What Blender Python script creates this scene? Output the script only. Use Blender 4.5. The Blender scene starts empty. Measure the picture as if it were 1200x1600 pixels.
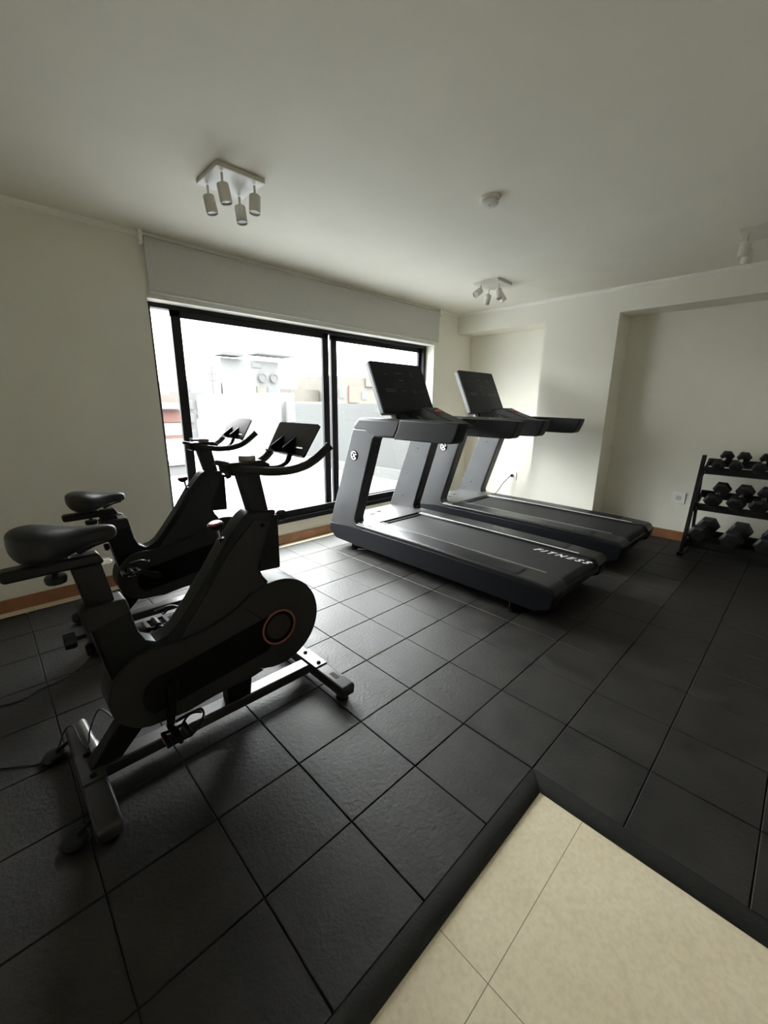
import bpy, bmesh, math, random
from mathutils import Vector, Matrix
random.seed(7)
C = bpy.context.scene.collection
PI = math.pi

# ------------------------------------------------------------------ camera, sky, exposure
CAM = (-1.02230, -0.85430, 1.37322)
ROWS = ((0.7167, -0.69731, 0.01019), (-0.16729, -0.1861, -0.96818), (0.67702, 0.69219, -0.25003))   # right, down, forward
cd = bpy.data.cameras.new('camera'); cam = bpy.data.objects.new('camera', cd); C.objects.link(cam)
r_, d_, f_ = [Vector(v).normalized() for v in ROWS]
m4 = Matrix((( r_.x, -d_.x, -f_.x, CAM[0]), (r_.y, -d_.y, -f_.y, CAM[1]), (r_.z, -d_.z, -f_.z, CAM[2]), (0, 0, 0, 1)))
cam.matrix_world = m4
cd.sensor_fit = 'HORIZONTAL'; cd.sensor_width = 36.0; cd.lens = 36.0 * 645.68 / 1200.0
cd.clip_start = 0.02; cd.clip_end = 500
sc = bpy.context.scene
sc.camera = cam
sc.view_settings.view_transform = 'Standard'; sc.view_settings.look = 'None'
sc.view_settings.gamma = 1.0; sc.view_settings.use_curve_mapping = False
sc.view_settings.exposure = 4.42
sc.cycles.max_bounces = 14; sc.cycles.diffuse_bounces = 10; sc.cycles.glossy_bounces = 5
sc.cycles.transparent_max_bounces = 12; sc.cycles.use_denoising = True
sc.cycles.sample_clamp_indirect = 6.0

world = bpy.data.worlds.new('overcast_sky'); sc.world = world; world.use_nodes = True
wn = world.node_tree.nodes; wl = world.node_tree.links
for n in list(wn): wn.remove(n)
wo = wn.new('ShaderNodeOutputWorld'); bg = wn.new('ShaderNodeBackground')
tc = wn.new('ShaderNodeTexCoord'); nz = wn.new('ShaderNodeTexNoise'); nz.inputs['Scale'].default_value = 2.0; nz.inputs['Detail'].default_value = 5
cr = wn.new('ShaderNodeValToRGB')
cr.color_ramp.elements[0].position = 0.35; cr.color_ramp.elements[0].color = (0.86, 0.89, 0.93, 1)
cr.color_ramp.elements[1].position = 0.65; cr.color_ramp.elements[1].color = (1.0, 1.0, 0.99, 1)
wl.new(tc.outputs['Generated'], nz.inputs['Vector']); wl.new(nz.outputs['Fac'], cr.inputs['Fac'])
wl.new(cr.outputs['Color'], bg.inputs['Color'])
# overcast sky: much brighter overhead than at the hazy horizon
sp = wn.new('ShaderNodeSeparateXYZ'); wl.new(tc.outputs['Generated'], sp.inputs['Vector'])
mxz = wn.new('ShaderNodeMath'); mxz.operation = 'MAXIMUM'; mxz.inputs[1].default_value = 0.0; wl.new(sp.outputs['Z'], mxz.inputs[0])
gr = wn.new('ShaderNodeMath'); gr.operation = 'MULTIPLY_ADD'; gr.inputs[1].default_value = 2.7; gr.inputs[2].default_value = 0.62; wl.new(mxz.outputs[0], gr.inputs[0])
wl.new(gr.outputs[0], bg.inputs['Strength'])
wl.new(bg.outputs['Background'], wo.inputs['Surface'])

# ------------------------------------------------------------------ materials
def mat(name, col, rough=0.5, metal=0.0, spec=0.5, noise=0.0, nscale=20.0, bump=0.0, bscale=60.0, coat=0.0, rvar=0.0, detail=4.0):
    m = bpy.data.materials.new(name); m.use_nodes = True
    nt = m.node_tree; b = nt.nodes['Principled BSDF']
    b.inputs['Base Color'].default_value = (*col, 1); b.inputs['Roughness'].default_value = rough
    b.inputs['Metallic'].default_value = metal; b.inputs['Specular IOR Level'].default_value = spec
    b.inputs['Coat Weight'].default_value = coat
    t = nt.nodes.new('ShaderNodeTexCoord')
    if noise > 0 or rvar > 0:
        n = nt.nodes.new('ShaderNodeTexNoise'); n.inputs['Scale'].default_value = nscale; n.inputs['Detail'].default_value = detail
        nt.links.new(t.outputs['Object'], n.inputs['Vector'])
        if noise > 0:
            r = nt.nodes.new('ShaderNodeValToRGB')
            r.color_ramp.elements[0].position = 0.3; r.color_ramp.elements[1].position = 0.7
            r.color_ramp.elements[0].color = (*[c * (1 - noise) for c in col], 1)
            r.color_ramp.elements[1].color = (*[min(1, c * (1 + noise)) for c in col], 1)
            nt.links.new(n.outputs['Fac'], r.inputs['Fac']); nt.links.new(r.outputs['Color'], b.inputs['Base Color'])
        if rvar > 0:
            mr = nt.nodes.new('ShaderNodeMapRange'); mr.inputs['To Min'].default_value = max(0, rough - rvar); mr.inputs['To Max'].default_value = min(1, rough + rvar)
            nt.links.new(n.outputs['Fac'], mr.inputs['Value']); nt.links.new(mr.outputs['Result'], b.inputs['Roughness'])
    if bump > 0:
        n2 = nt.nodes.new('ShaderNodeTexNoise'); n2.inputs['Scale'].default_value = bscale; n2.inputs['Detail'].default_value = 8 if bscale < 100 else 3; n2.inputs['Roughness'].default_value = 0.62
        bp = nt.nodes.new('ShaderNodeBump'); bp.inputs['Strength'].default_value = bump; bp.inputs['Distance'].default_value = 0.01
        nt.links.new(t.outputs['Object'], n2.inputs['Vector']); nt.links.new(n2.outputs['Fac'], bp.inputs['Height'])
        nt.links.new(bp.outputs['Normal'], b.inputs['Normal'])
    return m

M = {}
M['wall'] = mat('wall_paint', (0.815, 0.79, 0.70), 0.85, noise=0.03, nscale=2, bump=0.06, bscale=180, spec=0.2)
M['ceil'] = mat('ceiling_paint', (0.80, 0.765, 0.665), 0.9, noise=0.02, nscale=3, bump=0.04, bscale=150, spec=0.2)
M['cove'] = mat('cove_paint', (0.88, 0.86, 0.79), 0.8, noise=0.02, nscale=4)
M['wood'] = mat('skirting_wood', (0.30, 0.135, 0.065), 0.45, noise=0.18, nscale=9)
M['rubber'] = mat('rubber_tile', (0.0160, 0.0145, 0.0118), 0.54, noise=0.55, nscale=7.0, bump=0.34, bscale=60, rvar=0.13, spec=0.44, detail=10)
M['ramp'] = mat('rubber_edge', (0.013, 0.0127, 0.0112), 0.6, noise=0.15, nscale=14, bump=0.2, bscale=110, spec=0.3)
M['under'] = mat('joint_base_rubber', (0.012, 0.012, 0.011), 0.9, noise=0.1)  # dark rubber sheet below the tiles, visible through their joints
M['window_black'] = mat('black_aluminium', (0.007, 0.007, 0.0078), 0.5, noise=0.06, nscale=5, spec=0.25)
M['blind'] = mat('blind_fabric', (0.56, 0.55, 0.51), 0.9, noise=0.03, nscale=60, bump=0.05, bscale=300)
M['white_plastic'] = mat('white_plastic', (0.90, 0.89, 0.85), 0.4, noise=0.02)
M['lamp_white'] = mat('lamp_white_enamel', (0.66, 0.63, 0.56), 0.45, noise=0.02)
M['lamp_inner'] = mat('lamp_reflector', (0.30, 0.29, 0.27), 0.4, noise=0.05)
M['black'] = mat('black_plastic', (0.0040, 0.0040, 0.0042), 0.42, spec=0.22, noise=0.12, nscale=12, rvar=0.05)
M['satin'] = mat('satin_black_steel', (0.0042, 0.0045, 0.0047), 0.36, spec=0.24, noise=0.10, nscale=6, rvar=0.05)
M['charcoal'] = mat('charcoal_plastic', (0.0190, 0.0180, 0.0168), 0.5, spec=0.25, noise=0.08, nscale=10, rvar=0.05)
M['deepblack'] = mat('matt_black', (0.002, 0.002, 0.002), 0.8, spec=0.15, noise=0.1)
M['gloss'] = mat('gloss_black', (0.006, 0.007, 0.009), 0.34, spec=0.12, noise=0.05, rvar=0.02)
M['tray'] = mat('gloss_tray_plastic', (0.010, 0.010, 0.011), 0.24, spec=0.5, noise=0.05)
M['vinyl'] = mat('saddle_vinyl', (0.008, 0.008, 0.008), 0.42, spec=0.35, noise=0.1, nscale=8, bump=0.12, bscale=400)
M['foam'] = mat('bar_grip_foam', (0.008, 0.008, 0.008), 0.5, spec=0.4, noise=0.1, bump=0.1, bscale=300)
M['chrome'] = mat('chrome', (0.75, 0.75, 0.74), 0.16, metal=1.0, noise=0.03)
M['steel'] = mat('brushed_steel', (0.52, 0.52, 0.51), 0.36, metal=0.9, noise=0.06)
M['dial'] = mat('grey_dial', (0.34, 0.34, 0.34), 0.4, metal=0.4, noise=0.05)
M['orange'] = mat('orange_ring', (0.36, 0.085, 0.035), 0.5, noise=0.05)
M['red'] = mat('red_button', (0.50, 0.045, 0.06), 0.3, noise=0.05)
M['silver_paint'] = mat('grey_metallic_paint', (0.040, 0.0405, 0.042), 0.42, metal=0.1, spec=0.35, noise=0.08, nscale=5, rvar=0.05)
M['armcover'] = mat('arm_cover_plastic', (0.017, 0.017, 0.0175), 0.36, spec=0.35, noise=0.08, nscale=6)
M['armgrip'] = mat('arm_grip_rubber', (0.0085, 0.0085, 0.009), 0.46, spec=0.3, noise=0.08, nscale=9)
M['basepaint'] = mat('base_frame_paint', (0.020, 0.020, 0.0205), 0.33, spec=0.5, noise=0.08, nscale=8)
M['screen_edge'] = mat('screen_shell', (0.15, 0.15, 0.153), 0.4, noise=0.04)
M['navy'] = mat('dark_slate_shell', (0.0048, 0.0052, 0.0075), 0.5, spec=0.16, noise=0.08, nscale=6)
M['railcap'] = mat('rail_cap_plastic', (0.009, 0.009, 0.0093), 0.34, spec=0.38, noise=0.08, nscale=10, rvar=0.04)
M['hood'] = mat('hood_grey_plastic', (0.055, 0.055, 0.054), 0.34, noise=0.06, nscale=5, rvar=0.05)
M['belt'] = mat('running_belt', (0.0155, 0.0155, 0.0148), 0.62, spec=0.3, noise=0.06, nscale=30, bump=0.1, bscale=500)
M['ivory'] = mat('white_print', (0.80, 0.80, 0.77), 0.5, noise=0.02)
M['glyph'] = mat('screen_print', (0.10, 0.115, 0.14), 0.4, noise=0.05)
M['dumbbell'] = mat('hex_rubber', (0.007, 0.007, 0.007), 0.45, spec=0.35, noise=0.1, nscale=10)
M['rack'] = mat('rack_powder_coat', (0.004, 0.004, 0.004), 0.45, spec=0.3, noise=0.1)
M['terrace'] = mat('terrace_membrane', (0.074, 0.078, 0.084), 0.6, noise=0.10, nscale=0.9, detail=6)
M['grey_render'] = mat('grey_render', (0.0195, 0.0202, 0.0195), 0.9, noise=0.07, nscale=1.2, detail=6)
M['pale_grey'] = mat('pale_grey_render', (0.034, 0.034, 0.033), 0.9, noise=0.06, nscale=2)
M['white_render'] = mat('white_render', (0.040, 0.040, 0.0385), 0.9, noise=0.06, nscale=0.8, detail=7)
M['beige_render'] = mat('beige_render', (0.031, 0.0265, 0.0205), 0.9, noise=0.12, nscale=0.6, detail=6)
M['grey_facade'] = mat('grey_facade', (0.024, 0.0235, 0.0228), 0.9, noise=0.08, nscale=0.7)
M['window_far'] = mat('far_window', (0.015, 0.017, 0.018), 0.3, noise=0.1)
M['window_pale'] = mat('pale_shutter', (0.036, 0.041, 0.038), 0.6, noise=0.06)
M['red_wood'] = mat('terracotta', (0.05, 0.020, 0.013), 0.8, noise=0.1)
M['cord'] = mat('black_cord', (0.012, 0.012, 0.012), 0.5, noise=0.05)

def brick_mat():
    m = bpy.data.materials.new('orange_brick'); m.use_nodes = True; nt = m.node_tree; b = nt.nodes['Principled BSDF']
    t = nt.nodes.new('ShaderNodeTexCoord'); mp = nt.nodes.new('ShaderNodeMapping'); mp.inputs['Rotation'].default_value = (PI/2, 0, 0)
    br = nt.nodes.new('ShaderNodeTexBrick'); br.inputs['Scale'].default_value = 5
    br.inputs['Color1'].default_value = (0.024, 0.0052, 0.0018, 1); br.inputs['Color2'].default_value = (0.028, 0.0078, 0.0030, 1); br.inputs['Mortar'].default_value = (0.026, 0.012, 0.007, 1)
    nt.links.new(t.outputs['Object'], mp.inputs['Vector']); nt.links.new(mp.outputs['Vector'], br.inputs['Vector']); nt.links.new(br.outputs['Color'], b.inputs['Base Color'])
    b.inputs['Roughness'].default_value = 0.9
    return m
M['brick'] = brick_mat()

def stone_mat():
    # beige porcelain floor tiles: cloudy stone with fine flecks; joints on a 0.6 m grid
    m = bpy.data.materials.new('beige_stone_tile'); m.use_nodes = True; nt = m.node_tree; b = nt.nodes['Principled BSDF']; L = nt.links
    t = nt.nodes.new('ShaderNodeTexCoord')
    n1 = nt.nodes.new('ShaderNodeTexNoise'); n1.inputs['Scale'].default_value = 3.0; n1.inputs['Detail'].default_value = 10; n1.inputs['Roughness'].default_value = 0.65
    n2 = nt.nodes.new('ShaderNodeTexNoise'); n2.inputs['Scale'].default_value = 70.0; n2.inputs['Detail'].default_value = 8
    L.new(t.outputs['Object'], n1.inputs['Vector']); L.new(t.outputs['Object'], n2.inputs['Vector'])
    r1 = nt.nodes.new('ShaderNodeValToRGB'); r1.color_ramp.elements[0].position = 0.33; r1.color_ramp.elements[0].color = (0.68, 0.59, 0.42, 1)
    r1.color_ramp.elements[1].position = 0.68; r1.color_ramp.elements[1].color = (0.78, 0.69, 0.515, 1)
    r2 = nt.nodes.new('ShaderNodeValToRGB'); r2.color_ramp.elements[0].position = 0.25; r2.color_ramp.elements[0].color = (0.90, 0.90, 0.90, 1)
    r2.color_ramp.elements[1].position = 0.62; r2.color_ramp.elements[1].color = (1.04, 1.04, 1.04, 1)
    L.new(n1.outputs['Fac'], r1.inputs['Fac']); L.new(n2.outputs['Fac'], r2.inputs['Fac'])
    mx = nt.nodes.new('ShaderNodeMix'); mx.data_type = 'RGBA'; mx.blend_type = 'MULTIPLY'; mx.inputs[0].default_value = 1.0
    L.new(r1.outputs['Color'], mx.inputs[6]); L.new(r2.outputs['Color'], mx.inputs[7])
    sx = nt.nodes.new('ShaderNodeSeparateXYZ'); L.new(t.outputs['Object'], sx.inputs['Vector'])
    def joint(sock, off):
        a = nt.nodes.new('ShaderNodeMath'); a.operation = 'ADD'; a.inputs[1].default_value = off; L.new(sock, a.inputs[0])
        w = nt.nodes.new('ShaderNodeMath'); w.operation = 'PINGPONG'; w.inputs[1].default_value = 0.3; L.new(a.outputs[0], w.inputs[0])
        c = nt.nodes.new('ShaderNodeMath'); c.operation = 'LESS_THAN'; c.inputs[1].default_value = 0.0011; L.new(w.outputs[0], c.inputs[0])
        return c
    jx = joint(sx.outputs['X'], 0.336); jy = joint(sx.outputs['Y'], 0.541)
    mxm = nt.nodes.new('ShaderNodeMath'); mxm.operation = 'MAXIMUM'; L.new(jx.outputs[0], mxm.inputs[0]); L.new(jy.outputs[0], mxm.inputs[1])
    m2 = nt.nodes.new('ShaderNodeMix'); m2.data_type = 'RGBA'; L.new(mxm.outputs[0], m2.inputs[0]); L.new(mx.outputs[2], m2.inputs[6])
    m2.inputs[7].default_value = (0.24, 0.205, 0.15, 1)
    L.new(m2.outputs[2], b.inputs['Base Color'])
    b.inputs['Roughness'].default_value = 0.5; b.inputs['Specular IOR Level'].default_value = 0.4
    return m
M['stone'] = stone_mat()

def glass_mat():
    m = bpy.data.materials.new('clear_pane'); m.use_nodes = True; nt = m.node_tree
    for n in list(nt.nodes): nt.nodes.remove(n)
    o = nt.nodes.new('ShaderNodeOutputMaterial'); mx = nt.nodes.new('ShaderNodeMixShader')
    tr = nt.nodes.new('ShaderNodeBsdfTransparent'); tr.inputs['Color'].default_value = (0.95, 0.97, 0.965, 1)
    gl = nt.nodes.new('ShaderNodeBsdfGlossy'); gl.inputs['Roughness'].default_value = 0.01
    lw = nt.nodes.new('ShaderNodeLayerWeight'); lw.inputs['Blend'].default_value = 0.5
    pw = nt.nodes.new('ShaderNodeMath'); pw.operation = 'POWER'; pw.inputs[1].default_value = 4.0; nt.links.new(lw.outputs['Facing'], pw.inputs[0])
    ma = nt.nodes.new('ShaderNodeMath'); ma.operation = 'MULTIPLY_ADD'; ma.inputs[1].default_value = 0.6; ma.inputs[2].default_value = 0.02; nt.links.new(pw.outputs[0], ma.inputs[0])
    nt.links.new(ma.outputs[0], mx.inputs[0]); nt.links.new(tr.outputs[0], mx.inputs[1]); nt.links.new(gl.outputs[0], mx.inputs[2]); nt.links.new(mx.outputs[0], o.inputs['Surface'])
    return m
M['glass'] = glass_mat()

# ------------------------------------------------------------------ mesh helpers
def fillet(pts, n=5):
    """(a, b[, radius]) corners -> outline with rounded corners"""
    out = []; k = len(pts)
    for i, p in enumerate(pts):
        r = p[2] if len(p) > 2 else 0
        v = Vector(p[:2])
        if r <= 0: out.append(tuple(v)); continue
        a = Vector(pts[i-1][:2]) - v; b = Vector(pts[(i+1) % k][:2]) - v
        la, lb = a.length, b.length; a.normalize(); b.normalize()
        ang = math.acos(max(-1, min(1, a.dot(b))))
        if ang > PI - 0.05: out.append(tuple(v)); continue
        t = min(r / math.tan(ang/2), la*0.49, lb*0.49); r2 = t * math.tan(ang/2)
        bis = (a + b).normalized(); c = v + bis * (r2 / math.sin(ang/2))
        s = v + a*t - c; e = v + b*t - c
        a0 = math.atan2(s.y, s.x); a1 = math.atan2(e.y, e.x); d = a1 - a0
        while d > PI: d -= 2*PI
        while d < -PI: d += 2*PI
        for j in range(n+1):
            q = a0 + d*j/n; out.append((c.x + r2*math.cos(q), c.y + r2*math.sin(q)))
    return out

class MB:
    def __init__(self): self.bm = bmesh.new()
    def slab(self, O, U, V, N, pts, d0, d1, mi=0):
        O, U, V, N = Vector(O), Vector(U), Vector(V), Vector(N)
        lo = [self.bm.verts.new(O + U*a + V*b + N*d0) for a, b in pts]; hi = [self.bm.verts.new(O + U*a + V*b + N*d1) for a, b in pts]
        k = len(pts); fs = [self.bm.faces.new(lo), self.bm.faces.new(hi[::-1])]
        for i in range(k): fs.append(self.bm.faces.new((lo[i], hi[i], hi[(i+1) % k], lo[(i+1) % k])))
        for f in fs: f.material_index = mi
        return self
    def px(self, pts, x0, x1, **k): return self.slab((0,0,0), (0,1,0), (0,0,1), (1,0,0), pts, x0, x1, **k)      # outline in y,z
    def py(self, pts, y0, y1, **k): return self.slab((0,0,0), (1,0,0), (0,0,1), (0,1,0), pts, y0, y1, **k)      # outline in x,z
    def pz(self, pts, z0, z1, **k): return self.slab((0,0,0), (1,0,0), (0,1,0), (0,0,1), pts, z0, z1, **k)      # outline in x,y
    def box(self, a, b, **k):
        return self.pz([(a[0],a[1]),(b[0],a[1]),(b[0],b[1]),(a[0],b[1])], a[2], b[2], **k)
    def tube(self, path, r, n=12, smooth=True, caps=True, sub=5, flat=1.0, r_end=None):
        P = [Vector(p) for p in path]
        if smooth and len(P) > 2:
            Q = []
            for i in range(len(P)-1):
                p0, p1, p2, p3 = P[max(i-1,0)], P[i], P[i+1], P[min(i+2,len(P)-1)]
                for j in range(sub):
                    t = j/sub; Q.append(0.5*((2*p1)+(-p0+p2)*t+(2*p0-5*p1+4*p2-p3)*t*t+(-p0+3*p1-3*p2+p3)*t**3))
            Q.append(P[-1]); P = Q
        T = [(P[min(i+1,len(P)-1)] - P[max(i-1,0)]).normalized() for i in range(len(P))]
        ref = Vector((0,0,1)) if abs(T[0].z) < 0.9 else Vector((1,0,0))
        nrm = (ref - T[0]*ref.dot(T[0])).normalized(); rings = []
        for i, p in enumerate(P):
            nrm = (nrm - T[i]*nrm.dot(T[i])).normalized(); bi = T[i].cross(nrm)
            rr = r if r_end is None else r + (r_end - r)*i/(len(P)-1)
            rings.append([self.bm.verts.new(p + nrm*rr*flat*math.cos(2*PI*k/n) + bi*rr*math.sin(2*PI*k/n)) for k in range(n)])
        for a, b in zip(rings, rings[1:]):
            for k in range(n): self.bm.faces.new((a[k], a[(k+1)%n], b[(k+1)%n], b[k]))
        if caps: self.bm.faces.new(rings[0][::-1]); self.bm.faces.new(rings[-1])
        return self
    def cyl(self, a, b, r, n=24, r2=None): return self.tube([a, b], r, n=n, smooth=False, r_end=r2)
    def lathe(self, O, axis, prof, n=32):
        """prof: (radius, distance along axis)"""
        O = Vector(O); A = Vector(axis).normalized(); ref = Vector((0,0,1)) if abs(A.z) < 0.9 else Vector((1,0,0))
        U = (ref - A*ref.dot(A)).normalized(); W = A.cross(U); rings = []
        for r, h in prof:
            if r < 1e-6: rings.append([self.bm.verts.new(O + A*h)])
            else: rings.append([self.bm.verts.new(O + A*h + U*r*math.cos(2*PI*k/n) + W*r*math.sin(2*PI*k/n)) for k in range(n)])
        for a, b in zip(rings, rings[1:]):
            for k in range(n):
                k2 = (k+1) % n
                vs = [a[k % len(a)], a[k2 % len(a)], b[k2 % len(b)], b[k % len(b)]]
                vs2 = []
                for v in vs:
                    if v not in vs2: vs2.append(v)
                if len(vs2) > 2: self.bm.faces.new(vs2)
        for g, rev in ((rings[0], True), (rings[-1], False)):
            if len(g) > 1: self.bm.faces.new(g[::-1] if rev else g)
        return self
    def torus(self, O, axis, R, r, a0=0, a1=2*PI, n=40, m=8):
        O = Vector(O); A = Vector(axis).normalized(); ref = Vector((0,0,1)) if abs(A.z) < 0.9 else Vector((1,0,0))
        U = (ref - A*ref.dot(A)).normalized(); W = A.cross(U); full = abs(a1-a0-2*PI) < 1e-6
        path = [O + (U*math.cos(a0+(a1-a0)*i/n) + W*math.sin(a0+(a1-a0)*i/n))*R for i in range(n+1)]
        return self.tube(path, r, n=m, smooth=False, caps=not full)
    def loft(self, rings, caps=True):
        R = [[self.bm.verts.new(p) for p in ring] for ring in rings]; k = len(R[0])
        for a, b in zip(R, R[1:]):
            for i in range(k): self.bm.faces.new((a[i], a[(i+1)%k], b[(i+1)%k], b[i]))
        if caps: self.bm.faces.new(R[0][::-1]); self.bm.faces.new(R[-1])
        return self
    def build(self, name, m, parent=None, off=(0,0,0), bevel=0.0, seg=3, sharp=38, subsurf=0, kind=None, angle=30):
        bm = self.bm
        bmesh.ops.translate(bm, verts=bm.verts, vec=-Vector(off))
        bmesh.ops.recalc_face_normals(bm, faces=bm.faces)
        for f in bm.faces: f.smooth = True
        for e in bm.edges:
            if len(e.link_faces) == 2 and subsurf == 0: e.smooth = e.calc_face_angle(0) < math.radians(sharp)
        me = bpy.data.meshes.new(name); bm.to_mesh(me); bm.free()
        for mm in (m if isinstance(m, (list, tuple)) else [m]): me.materials.append(M[mm])
        o = bpy.data.objects.new(name, me); C.objects.link(o); o.parent = parent
        if bevel > 0:
            b = o.modifiers.new('bevel', 'BEVEL'); b.width = bevel; b.segments = seg; b.limit_method = 'ANGLE'; b.angle_limit = math.radians(angle); b.use_clamp_overlap = True; b.harden_normals = False
        if subsurf: s = o.modifiers.new('subsurf', 'SUBSURF'); s.levels = subsurf; s.render_levels = subsurf
        if kind: o['kind'] = kind
        return o

def tag(o, label, cat, group=None):
    o['label'] = label; o['category'] = cat
    if group: o['group'] = group
    return o
def empty(name, loc, label, cat, group=None):
    o = bpy.data.objects.new(name, None); C.objects.link(o); o.location = loc; o.empty_display_size = 0.1
    return tag(o, label, cat, group)
def copy_tree(o, parent=None):
    c = o.copy(); C.objects.link(c); c.parent = parent
    for ch in list(o.children):
        copy_tree(ch, c)
    return c
def circ(cx, cy, r, a0, a1, n): return [(cx + r*math.cos(math.radians(a0+(a1-a0)*i/n)), cy + r*math.sin(math.radians(a0+(a1-a0)*i/n))) for i in range(n+1)]

# ------------------------------------------------------------------ room shell
ZF = -0.02; ZC = 2.545; YW = 2.76; XP = 3.86; XN = 4.20; XL = -2.3; YB = -2.5
WX0, WX1, WZ0, WZ1 = 0.05, 3.376, 0.19, 2.125
S = 'structure'
MB().box((XL-0.2, YB-0.2, ZF-0.15), (XN+0.2, YW+0.25, ZF)).build('floor', 'stone', kind=S)
MB().box((XL-0.2, YB-0.2, ZC), (XN+0.2, YW+0.25, ZC+0.15)).build('ceiling', 'ceil', kind=S)
w = MB(); w.box((XL-0.2, YW, ZF), (WX0, YW+0.22, ZC)); w.box((WX1, YW, ZF), (XN+0.2, YW+0.22, ZC))
w.box((WX0, YW, ZF), (WX1, YW+0.22, WZ0)); w.box((WX0, YW, WZ1), (WX1, YW+0.22, ZC)); w.build('wall_front', 'wall', kind=S)
MB().box((XL-0.2, YB, ZF), (XL, YW, ZC)).build('wall_left', 'wall', kind=S)
MB().box((XL-0.2, YB-0.2, ZF), (XN+0.2, YB, ZC)).build('wall_back', 'wall', kind=S)
MB().box((XN, YB, ZF), (XN+0.2, YW, ZC)).build('wall_right', 'wall', kind=S)
p = MB(); p.box((XP, 0.752, ZF), (XN, 1.534, ZC)); p.box((XP, YB, 2.31), (XN, 0.752, ZC)); p.box((XP, 1.534, 2.31), (XN, YW, ZC)); p.box((XP, YB, ZF), (XN, -1.9, 2.31))
p.build('wall_right_pillar', 'wall', kind=S)
c = MB(); c.px([(YW, 2.515), (YW-0.012, 2.515), (YW-0.03, 2.53), (YW-0.03, ZC), (YW, ZC)], XL, XP)
c.py([(XP, 2.515), (XP-0.012, 2.515), (XP-0.03, 2.53), (XP-0.03, ZC), (XP, ZC)], YB, YW-0.03)
c.build('trim_1', 'cove', kind=S)
def skirt(name, a, b): MB().box(a, b).build(name, 'wood', kind=S, bevel=0.004, seg=2)
skirt('baseboard_front', (XL, YW-0.014, ZF), (XP+0.34, YW, 0.072))
skirt('baseboard_right', (XN-0.014, -1.9, ZF), (XN, 0.752, 0.10))
skirt('baseboard_pillar', (XP-0.014, 0.752, ZF), (XP, 1.534, 0.09))
skirt('baseboard_left', (XL, YB, ZF), (XL+0.014, YW, 0.072))

# rubber mat: 32.5 cm tiles laid on the stone floor, with a cut-out near the camera
T = 0.325; g = 0.0016
bm = MB()
tiles = MB()
for i in range(-11, 13):
    for j in range(-12, 9):
        x0, x1, y0, y1 = i*T, (i+1)*T, j*T, (j+1)*T
        if y0 < -T - 1e-6 and x0 < T - 1e-6: continue
        x0 = max(x0, XL+0.01); x1 = min(x1, XN-0.016); y1 = min(y1, 2.622); y0 = max(y0, YB+0.01)
        if x1 - x0 < 0.02 or y1 - y0 < 0.02: continue
        def ring(d, z): return [tiles.bm.verts.new(v) for v in ((x0+g+d, y0+g+d, z), (x1-g-d, y0+g+d, z), (x1-g-d, y1-g-d, z), (x0+g+d, y1-g-d, z))]
        # a whisker of unevenness from tile to tile, as laid rubber tiles have
        dz = random.uniform(-0.0006, 0.0006)
        a, b2, c2 = ring(0, ZF+0.001), ring(0, -0.003+dz), ring(0.0025, 0.0+dz)
        for r0, r1 in ((a, b2), (b2, c2)):
            for k in range(4): tiles.bm.faces.new((r0[k], r0[(k+1)%4], r1[(k+1)%4], r1[k]))
        tiles.bm.faces.new(c2)
tiles.build('floor_rubber', 'rubber', kind=S, sharp=8)
u = MB(); u.box((XL+0.01, -T, ZF), (XN-0.016, 2.620, -0.012)); u.box((T, YB+0.01, ZF), (XN-0.016, -T, -0.012)); u.build('floor_rubber_base', 'under', kind=S)
W = 0.063
def ramp_prof(w=W):   # quarter-round edge: (distance out from the mat, height)
    return [(0.0, -0.0005), (0.018, -0.001), (0.036, -0.0035), (0.050, -0.0085), (0.059, -0.0145), (w, ZF+0.0005)]
rp = ramp_prof(); e = MB()
top = [(XL+0.01, -T, 0)]; rings = []
def ramp_ring(fn): return [fn(d, z) for d, z in rp] + [fn(rp[-1][0], ZF+0.0002), fn(0, ZF+0.0002)]
e.loft([ramp_ring(lambda d, z: Vector((XL+0.01, -T-d, z))), ramp_ring(lambda d, z: Vector((T-d, -T-d, z)))])
e.build('trim_2', 'ramp', kind=S, sharp=50)
e = MB(); e.loft([ramp_ring(lambda d, z: Vector((T-d+0.0012, -T-d-0.0012, z))), ramp_ring(lambda d, z: Vector((T-d+0.0012, YB+0.01, z)))])
e.build('trim_3', 'ramp', kind=S, sharp=50)

# ------------------------------------------------------------------ sliding window
YF = 2.885
fr = MB()
fr.box((WX0, YW+0.001, WZ0), (WX1, YF+0.09, WZ0+0.050)); fr.box((WX0, YF, WZ1-0.035), (WX1, YF+0.09, WZ1)); fr.box((WX0, YF, WZ0), (WX0+0.052, YF+0.09, WZ1)); fr.box((WX1-0.05, YF, WZ0), (WX1, YF+0.09, WZ1))
fr.box((WX0, YW+0.022, WZ0), (WX1, YW+0.052, 0.312)); win = fr.build('window_1', 'window_black', kind=S, bevel=0.003, seg=2)
def sash(name, x0, x1, y, sl, sr):
    z0, z1 = WZ0+0.055, WZ1-0.035; sb = MB()
    sb.box((x0, y, z0), (x1, y+0.035, z0+0.045)); sb.box((x0, y, z1-0.05), (x1, y+0.035, z1)); sb.box((x0, y, z0), (x0+sl, y+0.035, z1)); sb.box((x1-sr, y, z0), (x1, y+0.035, z1))
    s = sb.build(name, 'window_black', win, bevel=0.003, seg=2)
    MB().box((x0+sl-0.004, y+0.014, z0+0.04), (x1-sr+0.004, y+0.020, z1-0.045)).build('glass_pane', 'glass', s)
    return s
s1 = sash('sliding_sash', 0.245, 1.797, YF+0.004, 0.075, 0.078)
s2 = sash('sliding_sash', 1.862, WX1-0.03, YF+0.050, 0.080, 0.06)
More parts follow.
